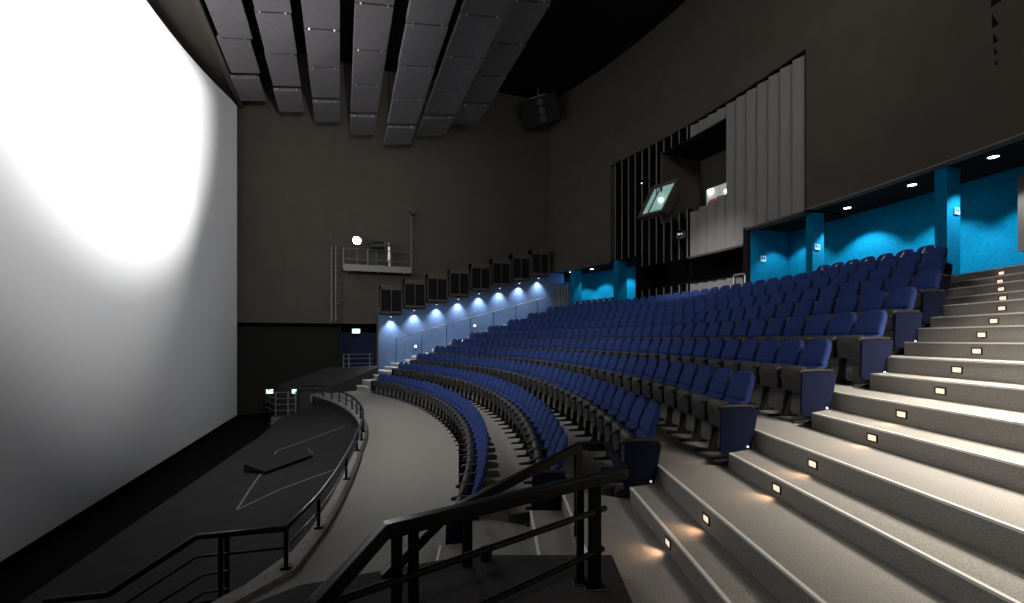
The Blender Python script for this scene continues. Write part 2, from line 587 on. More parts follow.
def seat_meshes():
    me = {}
    # local axes: -x faces the screen is awkward, so +x = towards the screen, z up, origin on the floor at the back
    b = MB()
    rings = []
    for z, w, t, bul in ((0.40, 0.38, 0.03, 0), (0.415, 0.43, 0.07, 0.01), (0.47, 0.455, 0.095, 0.03), (0.56, 0.465, 0.10, 0.035), (0.655, 0.475, 0.098, 0.03), (0.685, 0.478, 0.09, 0.014), (0.695, 0.478, 0.08, -0.004), (0.71, 0.479, 0.088, 0.008), (0.735, 0.48, 0.09, 0.014), (0.82, 0.485, 0.085, 0.012), (0.88, 0.475, 0.078, 0.006), (0.93, 0.452, 0.07, 0.002), (0.97, 0.415, 0.062, 0), (1.0, 0.36, 0.052, 0), (1.02, 0.28, 0.042, 0), (1.032, 0.15, 0.02, 0)):
        xc = 0.13 - 0.17 * (z - 0.40) / 0.63
        rings.append([(xc + bul + x, y, z) for x, y in rrect(w, t)])
    b.loft(rings)
    me['backrest'] = (b.mesh('backrest', True, angle=60), M['seat_blue'])
    b = MB()   # tipped-up cushion
    rings = []
    for z, w, t in ((0.36, 0.36, 0.03), (0.375, 0.42, 0.06), (0.44, 0.45, 0.075), (0.58, 0.46, 0.08), (0.635, 0.45, 0.075), (0.655, 0.40, 0.04)):
        xc = 0.255 - 0.02 * (z - 0.36) / 0.3
        rings.append([(xc + x, y, z) for x, y in rrect(w, t)])
    b.loft(rings)
    me['seat_cushion'] = (b.mesh('seat_cushion', True, angle=60), M['seat_dark'])
    b = MB()   # moulded underside
    rings = []
    for z, w, t, dx in ((0.365, 0.37, 0.02, 0), (0.38, 0.42, 0.035, 0), (0.50, 0.452, 0.04, 0.006), (0.515, 0.455, 0.055, 0.014), (0.62, 0.46, 0.06, 0.012), (0.655, 0.45, 0.075, 0.0), (0.672, 0.41, 0.06, -0.008), (0.68, 0.34, 0.03, -0.01)):
        xc = 0.312 - 0.02 * (z - 0.36) / 0.3 + dx
        rings.append([(xc + x, y, z) for x, y in rrect(w, t)])
    b.loft(rings)
    b.cyl((0.345, 0, 0.535), (0.36, 0, 0.535), 0.012, 8)
    me['seat_pan'] = (b.mesh('seat_pan', True, angle=50), M['pan'])
    b = MB()   # standard with its foot
    b.side_prism([(0.10, 0.0), (0.46, 0.0), (0.47, 0.012), (0.46, 0.03), (0.30, 0.045), (0.275, 0.10), (0.225, 0.60), (0.13, 0.60), (0.19, 0.10), (0.17, 0.045), (0.10, 0.03)], -0.0225, 0.0225)
    me['standard'] = (b.mesh('standard', False, 0.006, 1), M['black'])
    b = MB()
    rings = []
    for x, w, t, z in ((-0.02, 0.03, 0.02, 0.640), (0.0, 0.05, 0.04, 0.640), (0.12, 0.06, 0.045, 0.645), (0.30, 0.075, 0.05, 0.640), (0.37, 0.08, 0.055, 0.630), (0.405, 0.065, 0.045, 0.622), (0.415, 0.04, 0.02, 0.620)):
        rings.append([(x, yy, z + zz) for zz, yy in rrect(w, t, 10, 0.5)])
    b.loft(rings)
    me['armrest'] = (b.mesh('armrest', True, angle=50), M['arm'])
    b = MB()
    b.side_prism([(0.06, 0.14), (0.10, 0.10), (0.36, 0.10), (0.40, 0.14), (0.385, 0.60), (0.36, 0.625), (0.0, 0.625), (-0.02, 0.60)], -0.02, 0.02)
    me['end_panel'] = (b.mesh('end_panel', True, 0.008, 2), M['end_navy'])
    b = MB()
    b.cyl((0.10, -0.028, 0.20), (0.10, 0.028, 0.20), 0.014, 10)
    me['panel_lamp'] = (b.mesh('panel_lamp', True), M['aisle_dot'])
    # pictogram of a seated person in a wheelchair, printed on the top of the back row's backrests
    b = MB()

    def onback(y, z):
        xc = 0.13 - 0.17 * (z - 0.40) / 0.63
        return xc + 0.048 - max(0, z - 0.93) * 0.12

    def stroke(pts, w):
        for (y0, z0), (y1, z1) in zip(pts, pts[1:]):
            dy, dz = y1 - y0, z1 - z0
            l = math.hypot(dy, dz)
            ny, nz = -dz / l * w / 2, dy / l * w / 2
            q = [(y0 + ny, z0 + nz), (y1 + ny, z1 + nz), (y1 - ny, z1 - nz), (y0 - ny, z0 - nz)]
            b.add([(onback(y, z) + 0.0, y, z) for y, z in q] + [(onback(y, z) + 0.004, y, z) for y, z in q], [(0, 1, 2, 3), (4, 5, 6, 7), (0, 1, 5, 4), (1, 2, 6, 5), (2, 3, 7, 6), (3, 0, 4, 7)])
    zc = 0.90
    stroke([(0.0, zc + 0.075), (0.0, zc + 0.050)], 0.026)
    stroke([(0.0, zc + 0.045), (0.005, zc - 0.005), (-0.04, zc - 0.01), (-0.055, zc - 0.05), (-0.075, zc - 0.05)], 0.018)
    stroke([(0.005, zc + 0.022), (-0.035, zc + 0.022)], 0.014)
    stroke([(0.02 + 0.048 * math.cos(t), zc - 0.025 + 0.048 * math.sin(t)) for t in [PI * 0.5 + k * PI / 8 for k in range(0, 12)]], 0.014)
    me['pictogram'] = (b.mesh('pictogram'), M['white'])
    for k, (m_, mm) in me.items():
        m_.materials.append(mm)
    return me


SM = seat_meshes()
HP = 0.275
seats = []          # (row, number from the near stairs, count, R, angle, floor z, picto)
for r, (R, a0, a1) in enumerate(ROWS):
    n = int(round((a1 - a0) * R / 0.55)) + 1
    zf = FL if r == 0 else ZS[2 * r - 1]
    for s in range(n):
        seats.append((r, s, n, R, a0 + (a1 - a0) * s / (n - 1), zf, False))
for name_, angs in (('near', [-0.2221, -0.2081, -0.1942, -0.1806, -0.1683, -0.1552, -0.1423]), ('far', [0.1708, 0.1836, 0.1967, 0.21, 0.2235, 0.235, 0.2489])):
    for s, a in enumerate(angs):
        seats.append((10 if name_ == 'near' else 11, s, len(angs), 38.35, a, ZS[19], True))


def seat_dist(t):
    x, y = polA(t[3], t[4])
    return math.hypot(x, y)


order = sorted(seats, key=seat_dist)
near_set = set(id(t) for t in order[:300])
RN = ['front row', 'second row', 'third row', 'fourth row', 'fifth row', 'sixth row', 'seventh row', 'eighth row', 'ninth row', 'tenth row', 'back row by the near alcove', 'back row by the far alcove']


def seat_parts(t):
    """(name, mesh, y offset, x offset) of one seat; the seat owns the standard on its near side"""
    r, s, n, R, a, zf, pic = t
    L = [('backrest', 0.0), ('seat_cushion', 0.0), ('seat_pan', 0.0), ('standard', -HP), ('armrest', -HP)]
    if s == n - 1:
        L += [('standard', HP), ('armrest', HP)]
    if not pic or s == 0:
        if s == 0:
            L += [('end_panel', -HP - 0.045), ('panel_lamp', -HP - 0.045)]
        if s == n - 1:
            L += [('end_panel', HP + 0.045), ('panel_lamp', HP + 0.045)]
    if pic:
        L += [('pictogram', 0.0)]
    return L


far_stuff = MB()
fs_mats = []
for t in order:
    r, s, n, R, a, zf, pic = t
    x, y = polA(R, a)
    # local +x points to the screen (towards the centre), local +y then points to the near side: flip
    M4 = Matrix.Translation((x, y, zf)) @ Matrix.Rotation(a + PI, 4, 'Z')
    if id(t) in near_set:
        e = empty('cinema_chair', (x, y, zf), a + PI)
        if pic:
            lab = 'navy seat with white pictogram, %s from near end, %s' % (ORD[s + 1], RN[r])
        elif s == 0:
            lab = 'navy end seat with side panel at the near stairs, %s' % RN[r]
        elif s == n - 1:
            lab = 'navy end seat with side panel at the far stairs, %s' % RN[r]
        else:
            lab = 'navy tip-up cinema seat, %s from the lit near stairs in the %s' % (ORD[s + 1], RN[r])
        tag(e, lab, 'seat', 'navy cinema seats, ' + RN[r])
        made = {}
        for nm, dy in seat_parts(t):
            p = made.get('seat_cushion') if nm == 'seat_pan' else made.get('end_panel') if nm == 'panel_lamp' else e
            o = put(nm, SM[nm][0], p, (0, 0, 0) if p is not e else (0, -dy, 0))
            made[nm] = o
        continue
    for nm, dy in seat_parts(t):
        me = SM[nm][0]
        T = M4 @ Matrix.Translation((0, -dy, 0))
        far_stuff.add([T @ v.co for v in me.vertices], [tuple(p.vertices) for p in me.polygons])
        fs_mats += [nm] * len(me.polygons)
me = bpy.data.meshes.new('cinema_seats_far')
me.from_pydata([tuple(p) for p in far_stuff.v], [], far_stuff.f)
names = sorted(set(fs_mats))
for nm in names:
    me.materials.append(SM[nm][1])
for p, nm in zip(me.polygons, fs_mats):
    p.material_index = names.index(nm)
    p.use_smooth = nm in ('backrest', 'seat_cushion', 'seat_pan', 'armrest')
me.validate()
o = put('distant_cinema_seats', me)
tag(o, 'mass of navy cinema seats at the distant ends of the rows', 'seats', None, 'stuff')

# ------------------------------------------------------------------ recessed step lights, near stairs
SLP = [(4, 1.16), (5, 1.26), (6, 0.89), (7, 1.01), (8, 0.89), (9, 1.01), (10, 0.96), (11, 0.96), (12, 1.04), (13, 0.99), (14, 0.99), (15, 1.01), (16, 1.08), (17, 1.11), (18, 1.13), (19, 1.16)]
for q, (i, L) in enumerate(SLP):
    d = Vector((-math.sin(PHI[i]), -math.cos(PHI[i])))
    P = Vector(VE[i]) + d * L
    zt = ZS[i] - 0.5 * (ZS[i] - ZS[i - 1]) - 0.005
    e = empty('step_light', (P.x, P.y, zt), PI - PHI[i])
    pos = 'lowest' if q == 0 else 'topmost' if q == len(SLP) - 1 else ORD[q + 1] + ' from the bottom'
    tag(e, 'small recessed step light glowing in a near stair riser, %s' % pos, 'step light', 'step lights of the near stairs')
    b = MB()
    for yy, zz, sy, sz in ((0, 0.032, 0.13, 0.012), (0, -0.032, 0.13, 0.012), (0.059, 0, 0.012, 0.076), (-0.059, 0, 0.012, 0.076)):
        b.box((0.004, yy, zz), (0.012, sy, sz))
    b.build('frame', M['black'], e)
    b = MB()
    b.box((0.001, 0, 0), (0.006, 0.11, 0.056))
    b.build('lens', M['warm'], e)
    n = Vector((-math.cos(PHI[i]), math.sin(PHI[i]), 0))
    spot('step_glow', (P.x + n.x * 0.035, P.y + n.y * 0.035, zt), (P.x + n.x * 0.2, P.y + n.y * 0.2, ZS[i - 1]), 4.0, 120, 1.0, (1, 0.58, 0.34), 0.03)

# small step lights of the far stairs
for q, (x, y, z, lab) in enumerate([(4.2, 28.27, 2.17, 'small white light low on the far blue wall, lower of two'), (pol(RAD[11], 27.85)[0] - 0.03, 27.85, 2.28, 'small white light in a far stair riser, the left of two'), (pol(RAD[12], 28.05)[0] - 0.03, 28.05, 2.47, 'small white light in a far stair riser, the right of two'), (7.9, 28.27, 3.45, 'small white light low on the far blue wall, upper of two')]):
    e = empty('step_light', (x, y, z))
    tag(e, lab, 'step light', 'small lights of the far stairs')
    wl = y > 28
    b = MB()
    b.box((0, 0, 0), (0.16, 0.05, 0.16) if wl else (0.06, 0.22, 0.17))
    b.build('frame', M['black'], e)
    b = MB()
    b.box((0, -0.027, 0) if wl else (-0.031, 0, 0), (0.12, 0.012, 0.12) if wl else (0.012, 0.18, 0.13))
    b.build('lens', M['lamp_blue'], e)

# ------------------------------------------------------------------ acoustic panels hung in rows below the ceiling
STR = [('row nearest the screen', -4.85, -3.67, -4.45, -3.27, 14.76, 14.97), ('second row from the screen', -3.05, -1.85, -2.94, -1.69, 14.49, 14.69), ('third row from the screen', -1.33, -0.08, -1.3, -0.06, 14.25, 14.45), ('fourth row from the screen', 0.45, 1.70, 0.43, 1.68, 13.83, 14.02), ('fifth row from the screen', 2.24, 3.70, 2.14, 3.55, 13.54, 13.77), ('sixth row from the screen', 4.1, 5.75, 4.14, 5.6, 14.33, 14.61), ('seventh row from the screen', 6.15, 7.75, 6.13, 7.45, 15.35, 15.61)]
for lab, xl, xr, xl2, xr2, zl, zr in STR:
    tilt = math.atan2(zr - zl, xr - xl)
    for k in range(5):
        yc = 27.0 - 1.3 - 2.67 * k
        w = xr - xl
        f = k / 3.5
        xc = ((xl + xr) / 2) * (1 - f) + ((xl2 + xr2) / 2) * f
        if k == 0:
            yl = 2.2
            yc = 27.0 - 1.1
        else:
            yl = 2.55
        e = empty('ceiling_panel', (xc, yc, (zl + zr) / 2))
        tag(e, 'grey hanging ceiling panel, %s from the far wall, %s' % (ORD[k + 1], lab), 'ceiling panel', 'hanging acoustic panels, ' + lab)
        Rm = Matrix.Rotation(-tilt, 3, 'Y')
        b = MB()
        b.box((0, 0, 0.09), (w / math.cos(tilt), yl, 0.17), rot=Rm)
        b.build('panel', M['panel'], e, bevel=0.012, segs=1)
        for sx in (-1, 1):
            p = Rm @ Vector((sx * w * 0.36, -yl / 2 - 0.05, 0.05))
            b = MB()
            b.box(p, (0.05, 0.16, 0.07), rot=Rm)
            b.build('clip', M['bright_steel'], e)
            p = Rm @ Vector((sx * w * 0.36, 0, 0.17))
            b = MB()
            b.cyl(p, (p.x, p.y, ZTOP - (zl + zr) / 2), 0.02, 6)
            b.build('hanger', M['void'], e)

# ------------------------------------------------------------------ wall speakers along the far stairs, each with a washer below
for i in range(8):
    x0 = 2.08 + 1.352 * i
    zb, zt = 4.06 + 0.385 * i, 5.78 + 0.385 * i
    xc = x0 + 0.655
    W, Hh, D = 1.27, zt - zb - 0.08, 0.62
    pos = 'leftmost' if i == 0 else 'rightmost' if i == 7 else ORD[i + 1] + ' from the left'
    e = empty('wall_speaker', (xc, YW, (zb + zt) / 2))
    tag(e, 'black louvred box stepped up the far wall, %s of eight' % pos, 'speaker', 'louvred boxes on the far wall')
    b = MB()
    b.box((0, -D / 2, Hh / 2 - 0.14), (W, D, 0.28))
    b.box((0, -D / 2, -Hh / 2 + 0.06), (W, D, 0.12))
    b.box((-W / 2 + 0.035, -D / 2, 0), (0.07, D, Hh))
    b.box((W / 2 - 0.035, -D / 2, 0), (0.07, D, Hh))
    b.box((0, -0.1, 0), (W, 0.2, Hh))
    b.box((0, -D + 0.03, -0.1), (0.06, 0.06, Hh - 0.3))
    b.build('cabinet', M['box'], e, bevel=0.008, segs=1)
    b = MB()
    for s in range(12):
        xx = -W / 2 + 0.11 + (W - 0.22) * s / 11
        b.box((xx, -D + 0.11, -0.08), (0.05, 0.09, Hh - 0.38), rz=0.5)
    b.build('louvre', M['grille'], e)
    # washer lamp
    xl = 2.75 + 1.352 * i
    zl = zb - 0.13
    w = empty('wall_washer', (xl, YW - 0.2, zl))
    tag(w, 'small downlight under the louvred boxes on the blue wall, %s of eight' % pos, 'wall light', 'wall washers under the louvred boxes')
    b = MB()
    b.cyl((0, 0, 0.16), (0, 0, 0.0), 0.055, 12)
    b.box((0, 0.1, 0.12), (0.04, 0.2, 0.04))
    b.build('housing', M['black'], w)
    b = MB()
    b.cyl((0, 0, -0.004), (0, 0, 0.004), 0.048, 12)
    b.build('lens', M['lamp_blue'], w)
    spot('washer_beam', (xl, YW - 0.22, zl - 0.03), (xl, YW - 0.34, zl - 3), 430, 100, 1.0, (0.84, 0.92, 1.0), 0.03)

# handrail on the far blue wall
e = empty('wall_handrail', (2.93, YW - 0.3, 1.6))
tag(e, 'thin handrail on posts climbing the far blue wall', 'handrail')
b = MB()
A, B = Vector((2.93, YW - 0.35, 2.62)), Vector((12.87, YW - 0.35, 5.4))
b.tube([A, B], 0.03, 8)
o = b.build('rail', M['steel'], e)
o.location = -e.location
for i in range(7):
    p = A.lerp(B, 0.01 + i / 6.6)
    x = p.x
    b = MB()
    zf = FL
    for q in range(20):
        if math.hypot(p.x - CX, p.y - CY) > RAD[q]:
            zf = ZS[q]
    b.cyl((p.x, p.y, zf), (p.x, p.y, p.z), 0.02, 8)
    o = b.build('post', M['black'], e)
    o.location = -e.location

# ------------------------------------------------------------------ catwalk platform with floodlight on the far wall
e = empty('catwalk', (2.0, YW, 6.5))
tag(e, 'small grey railed catwalk platform bracketed on the dark far wall', 'platform')


def wpart(name, b, m, par, **k):
    o = b.build(name, m, par, **k)
    L = Vector(par.location)
    o.location = -L if par.parent is None else (0, 0, 0)
    return o


XA, XB, YA = 0.1, 3.85, YW - 0.85
b = MB()
b.box(((XA + XB) / 2, YA + 0.42, 6.68), (XB - XA, 0.86, 0.06))
wpart('deck', b, M['steel'], e)
b = MB()
b.box(((XA + XB) / 2, YA, 6.62), (XB - XA, 0.04, 0.36))
wpart('fascia', b, M['steel'], e)
for x in (XA, XA + 1.3, XA + 2.55, XB - 0.03):
    b = MB()
    b.box((x, YA, 7.15), (0.05, 0.05, 1.1))
    wpart('post', b, M['steel'], e)
for z in (7.68, 7.1):
    b = MB()
    b.tube([(XA, YA, z), (XB, YA, z)], 0.025, 6)
    wpart('rail', b, M['steel'], e)
b = MB()
for x in (XA + 0.3, XA + 1.9, XB - 0.4):
    b.box((x, YA + 0.42, 6.4), (0.05, 0.84, 0.06))
wpart('bracket', b, M['steel'], e)

e = empty('floodlight', (0.85, YW - 0.75, 7.7))
tag(e, 'bright white floodlight on the left of the catwalk', 'floodlight')
b = MB()
b.box((0.85, YW - 0.45, 8.17), (0.55, 0.4, 0.48))
wpart('housing', b, M['black'], e, bevel=0.03)
b = MB()
b.cyl((0.82, YW - 0.70, 8.18), (0.83, YW - 0.64, 8.18), 0.21, 20)
wpart('lens', b, M['flood'], e)
b = MB()
b.box((0.85, YW - 0.42, 7.35), (0.06, 0.06, 1.3))
b.box((0.85, YW - 0.42, 7.9), (0.62, 0.05, 0.05))
wpart('stand', b, M['black'], e)

e = empty('projector_lamp', (1.9, YW - 0.5, 6.71))
tag(e, 'dark spotlight unit beside the bright floodlight on the catwalk', 'spotlight')
b = MB()
b.cyl((1.55, YW - 0.5, 7.95), (2.3, YW - 0.4, 8.05), 0.2, 14, 0.26)
wpart('housing', b, M['black'], e, smooth=True)
b = MB()
b.cyl((2.3, YW - 0.4, 8.05), (2.36, YW - 0.39, 8.06), 0.26, 14)
wpart('lens_ring', b, M['steel'], e)
b = MB()
b.box((1.9, YW - 0.45, 7.3), (0.06, 0.06, 1.2))
wpart('stand', b, M['black'], e)

e = empty('canister', (2.62, YW - 0.6, 6.71))
tag(e, 'pale upright cylinder with a rounded cap on the catwalk deck', 'canister')
b = MB()
b.cyl((2.62, YW - 0.55, 7.05), (2.62, YW - 0.55, 7.95), 0.13, 16)
b.cyl((2.62, YW - 0.55, 6.71), (2.62, YW - 0.55, 7.05), 0.05, 10)
wpart('cylinder', b, M['bright_steel'], e, smooth=True)
b = MB()
b.sphere((2.62, YW - 0.55, 8.12), 0.17, 14, 8)
b.cyl((2.62, YW - 0.55, 7.9), (2.62, YW - 0.55, 8.1), 0.07, 10)
wpart('head', b, M['steel'], e, smooth=True)

e = empty('camera_pole', (3.9, YW - 0.1, 6.5))
tag(e, 'tall thin pole with a small black camera at its top beside the catwalk', 'pole')
b = MB()
b.cyl((3.93, YW - 0.2, 6.5), (3.93, YW - 0.2, 10.1), 0.05, 8)
b.box((3.93, YW - 0.1, 7.3), (0.06, 0.25, 0.06))
b.box((3.93, YW - 0.1, 9.5), (0.06, 0.25, 0.06))
wpart('pole', b, M['steel'], e)
b = MB()
b.box((4.0, YW - 0.3, 10.12), (0.28, 0.34, 0.2))
wpart('camera', b, M['black'], e, bevel=0.02)
b = MB()
b.box((3.9, YW - 0.2, 10.3), (0.4, 0.06, 0.05), rot=Matrix.Rotation(0.5, 3, 'Y'))
wpart('bracket', b, M['steel'], e)

e = empty('ladder', (-0.35, YW, 3.6))
tag(e, 'grey fixed ladder climbing the dark wall to the catwalk', 'ladder')
for x in (-0.52, -0.3):
    b = MB()
    b.box((x, YW - 0.25, 5.7), (0.04, 0.05, 4.3))
    wpart('rail', b, M['steel'], e)
for x in (-0.05,):
    b = MB()
    b.box((x, YW - 0.12, 5.7), (0.05, 0.06, 4.2))
    wpart('guide', b, M['wall'], e)
for k in range(5):
    b = MB()
    b.cyl((-0.54, YW - 0.25, 3.7 + 0.93 * k), (-0.08, YW - 0.25, 3.7 + 0.93 * k), 0.025, 6)
    b.box((-0.3, YW - 0.12, 3.7 + 0.93 * k), (0.03, 0.25, 0.03))
    wpart('rung', b, M['steel'], e)

# ------------------------------------------------------------------ exit sign and doorway rail
e = empty('exit_sign', (0.8, YW, 3.07))
tag(e, 'small green-white lit exit sign over the dark blue doorway', 'exit sign')
b = MB()
b.box((0, -0.06, 0), (0.46, 0.1, 0.28))
b.build('housing', M['black'], e)
b = MB()
b.box((0, -0.115, 0), (0.42, 0.012, 0.24))
b.build('face', M['exit'], e)
spot('exit_glow', (0.8, YW - 0.25, 3.05), (0.8, YW - 0.2, 2.0), 2.5, 150, 1, (0.3, 1.0, 0.5), 0.1)
# ramped landing to the doorway
b = MB()
T = [(-3.2, 27.6, 0.15), (-0.75, 28.2, 1.0), (1.98, 28.2, 1.05), (1.98, 27.4, 1.02), (-0.35, 25.9, 0.18), (-2.0, 25.9, -0.1)]
Bm = [(x, y, LOW) for x, y, z in T]
b.add(T + Bm, [tuple(range(6)), tuple(range(6, 12))[::-1]] + [(i, (i + 1) % 6, (i + 1) % 6 + 6, i + 6) for i in range(6)])
struct(b.build('floor', M['black_carpet']))
b = MB()
b.add([(1.98, 27.4, 1.02), (1.98, 25.6, 0.0), (1.1, 25.6, -0.2), (-0.35, 25.9, -0.2), (-0.35, 25.9, 0.18), (1.98, 27.4, -0.2)], [(0, 4, 3, 5), (0, 1, 2, 5), (0, 4, 1), (1, 4, 3, 2)])
e = empty('doorway_guard_rail', (0.9, 27.6, 1.0))
tag(e, 'low grey three-bar guard rail in front of the dark blue doorway', 'guard rail')
for z in (0.22, 0.5, 0.75):
    b = MB()
    b.tube([(-0.8, 0, z), (0.8, 0, z)], 0.022, 6)
    b.build('bar', M['steel'], e)
for x in (-0.78, -0.5, 0.62):
    b = MB()
    b.box((x, 0, 0.38), (0.05, 0.05, 0.76))
    b.build('post', M['steel'], e)

# two pale steps at the foot of the far stairs
for q, (x, y, z) in enumerate([(-0.35, 26.9, -0.08), (0.35, 27.1, 0.08)]):
    b = MB()
    b.box((x + 0.6, y + 0.5, z - 0.1), (1.2, 1.2, 0.2))
    s = struct(b.build('stair_step', M['carpet']))
    b = MB()
    b.box((x + 0.03, y + 0.5, z + 0.002), (0.06, 1.2, 0.01))
    b.build('nosing', M['nosing'], s)

# ------------------------------------------------------------------ pit exits: stair with rails and green signs at the far end
e = empty('pit_stair_rail', (-2.7, 25.6, -1.3))
tag(e, 'grey barred railing of the small stair by the green signs, below the screen corner', 'railing')
for z in (0.35, 0.65, 0.95, 1.25):
    b = MB()
    b.tube([(-0.75, -0.3, z + 0.25), (-0.35, 0, z), (0.55, 0, z)], 0.022, 6)
    b.build('bar', M['steel'], e)
for x in (-0.35, 0.2, 0.55):
    b = MB()
    b.box((x, 0, 0.65), (0.06, 0.06, 1.3))
    b.build('post', M['steel'], e)
b = MB()
b.box((-2.65, 25.4, -1.3), (1.1, 0.5, 0.2))
b.box((-2.75, 24.9, -1.42), (0.9, 0.5, 0.1))
struct(b.build('stair_step', M['steel']))
for x, z, w, lab in ((-3.32, 0.02, 0.30, 'left'), (-2.22, -0.02, 0.2, 'right')):
    e = empty('exit_sign', (x, 25.62, z))
    tag(e, 'small glowing green sign above the pit stair railing, the %s of the pair' % lab, 'exit sign')
    b = MB()
    b.box((0, 0.05, 0), (w + 0.05, 0.08, 0.24))
    b.build('housing', M['black'], e)
    b = MB()
    b.box((0, 0.0, 0), (w, 0.02, 0.19))
    b.build('face', M['exit'], e)
    b = MB()
    b.box((0, 0.03, -0.6), (0.04, 0.04, 1.0))
    b.build('post', M['black'], e)
    spot('exit_glow', (x, 25.4, z), (x, 26.5, z - 0.3), 3, 160, 1, (0.2, 1.0, 0.4), 0.1)

# ------------------------------------------------------------------ curb and curved guard rail of the cross aisle
def edge_loft(b, d0, d1, z0, z1, pts):
    rings = []
    for i, (x, y) in enumerate(pts):
        a_ = Vector(pts[max(i - 1, 0)])
        c_ = Vector(pts[min(i + 1, len(pts) - 1)])
        t_ = (c_ - a_).normalized()
        n_ = Vector((t_.y, -t_.x))
        p0, p1 = Vector((x, y)) + n_ * d0, Vector((x, y)) + n_ * d1
        rings.append([(p0.x, p0.y, z0), (p1.x, p1.y, z0), (p1.x, p1.y, z1), (p0.x, p0.y, z1)])
    return b.loft(rings)


b = MB()
CURB = [(-2.6, 3.6), (-1.15, 5.6)] + EDGE + [(pol(24.42, 25.2)[0], 25.2), (-0.75, 26.1), (-0.4, 28.2)]
edge_loft(b, -0.10, 0.12, -0.24, -0.14, CURB)
struct(b.build('trim_5', M['concrete']))
b = MB()
edge_loft(b, -0.09, 0.1, LOW, -0.24, CURB)
struct(b.build('trim_7', M['pit']))
e = empty('curved_guard_rail', (0.4, 13.8, FL))
tag(e, 'long curved black guard rail between the cross aisle and the dark pit', 'guard rail')
for z, rr in ((0.33, 0.035), (0.1, 0.016)):
    b = MB()
    pts = [(x, y, z) for x, y in EDGE]
    x, y, _ = pts[-1]
    pts += [(x - 0.3, y + 0.3, z), (x - 1.1, y + 0.35, z)]
    pts = [(-3.1, 6.65, z - 0.65), (-2.48, 6.5, z - 0.62), (-1.57, 6.3, z - 0.02)] + pts
    b.tube(pts, rr, 8)
    wpart('top_rail' if rr > 0.03 else 'mid_rail', b, M['black_metal'], e, smooth=True, angle=50)
for z in (-0.12, -0.33):
    b = MB()
    b.tube([(-3.1, 6.65, z - 0.65), (-2.48, 6.5, z - 0.62), (-1.5, 6.3, z - 0.02), (-1.25, 6.26, z)], 0.016, 8)
    wpart('mid_rail', b, M['black_metal'], e, smooth=True)
for k in range(0, len(EDGE), 2):
    x, y = EDGE[k]
    b = MB()
    b.box((x, y, 0.09), (0.05, 0.05, 0.46))
    b.box((x, y, -0.125), (0.12, 0.12, 0.03))
    wpart('post', b, M['black_metal'], e)
for x, y in ((-1.31, 6.2), (-1.27, 6.32)):
    b = MB()
    b.box((x, y, (0.3 + LOW) / 2), (0.05, 0.03, 0.3 - LOW))
    wpart('post', b, M['black_metal'], e)
# small stair down from the cross aisle to the pit, near side
for k in range(5):
    b = MB()
    b.prism([(-1.3 - 0.28 * k, 6.0), (-2.0 - 0.28 * k, 4.9), (-2.4 - 0.28 * k, 4.9), (-1.7 - 0.28 * k, 6.0)], LOW, FL - 0.2 * (k + 1))
    struct(b.build('stair_step', M['black_carpet']))

# ------------------------------------------------------------------ things in the pit
Z = PIT
b = MB()


def tape(b, p, q, w=0.035):
    p, q = Vector(p), Vector(q)
    d = (q - p).normalized()
    n = Vector((-d.y, d.x)) * w / 2
    b.prism([p + n, q + n, q - n, p - n], Z + 0.001, Z + 0.006)


tape(b, (-1.8, 11.05), (-1.70, 14.54))
tape(b, (-1.70, 14.54), (0.12, 17.8))
tape(b, (-1.81, 9.77), (-1.8, 11.05))
tape(b, (-1.19, 10.82), (-0.05, 12.1))
tape(b, (-1.19, 10.82), (-1.81, 9.77))
o = b.build('floor_tape', M['tape'])
tag(o, 'thin pale tape lines marked out on the black pit floor', 'tape')
e = empty('stage_monitor', (-1.5, 16.2, PIT))
tag(e, 'low black wedge-shaped box lying on the pit floor between tape lines', 'wedge')
b = MB()
A, B = Vector((-1.66, 12.1)), Vector((-0.72, 13.4))
d = (B - A).normalized()
n = Vector((d.y, -d.x))
pr = []
for p in (A, B):
    q = p - n * 0.62
    pr.append([(p.x, p.y, Z), (p.x, p.y, Z + 0.07), (q.x, q.y, Z + 0.20), (q.x, q.y, Z)])
b.loft(pr)
wpart('wedge', b, M['pit'], e)
b = MB()
q = B + d * 0.02
r = q - n * 0.16
b.add([(q.x, q.y, Z), (q.x, q.y, Z + 0.10), (r.x, r.y, Z + 0.24), (r.x, r.y, Z), (q.x + d.x * .03, q.y + d.y * .03, Z), (q.x + d.x * .03, q.y + d.y * .03, Z + 0.10), (r.x + d.x * .03, r.y + d.y * .03, Z + 0.24), (r.x + d.x * .03, r.y + d.y * .03, Z)], [(0, 1, 2, 3), (4, 5, 6, 7), (0, 1, 5, 4), (1, 2, 6, 5), (2, 3, 7, 6), (3, 0, 4, 7)])
wpart('end_plate', b, M['tape'], e)

# ------------------------------------------------------------------ black plinth with the U-shaped handrail in the foreground
b = MB()
b.prism([(-0.9, 1.7), (1.45, 1.75), (1.75, 2.55), (1.95, 3.07), (0.92, 3.45), (-0.26, 3.42), (-0.9, 3.1)], FL, 0.95)
o = b.build('plinth', M['black_carpet'], bevel=0.015, segs=2)
tag(o, 'black carpeted plinth under the foreground handrail', 'plinth')
b = MB()
b.cyl((1.02, 3.32, 0.95), (1.02, 3.32, 1.03), 0.045, 16)
b.cyl((1.02, 3.32, 1.03), (1.02, 3.32, 1.04), 0.05, 16)
o = b.build('floor_socket', M['black'], smooth=True)
tag(o, 'small black round cup standing on the plinth', 'cup')
e = empty('handrail', (1.0, 2.9, 0.95))
tag(e, 'black metal handrail looping round the foreground plinth', 'handrail')
K, Rr, S, F, G = (0.20, 2.33, 1.67), (1.86, 2.77, 1.67), (2.18, 3.53, 1.67), (1.95, 3.58, 1.67), (0.70, 3.22, 1.37)
dn = (-0.10, 2.19, 1.44)
dn2 = (-0.42, 2.0, 1.0)
b = MB()
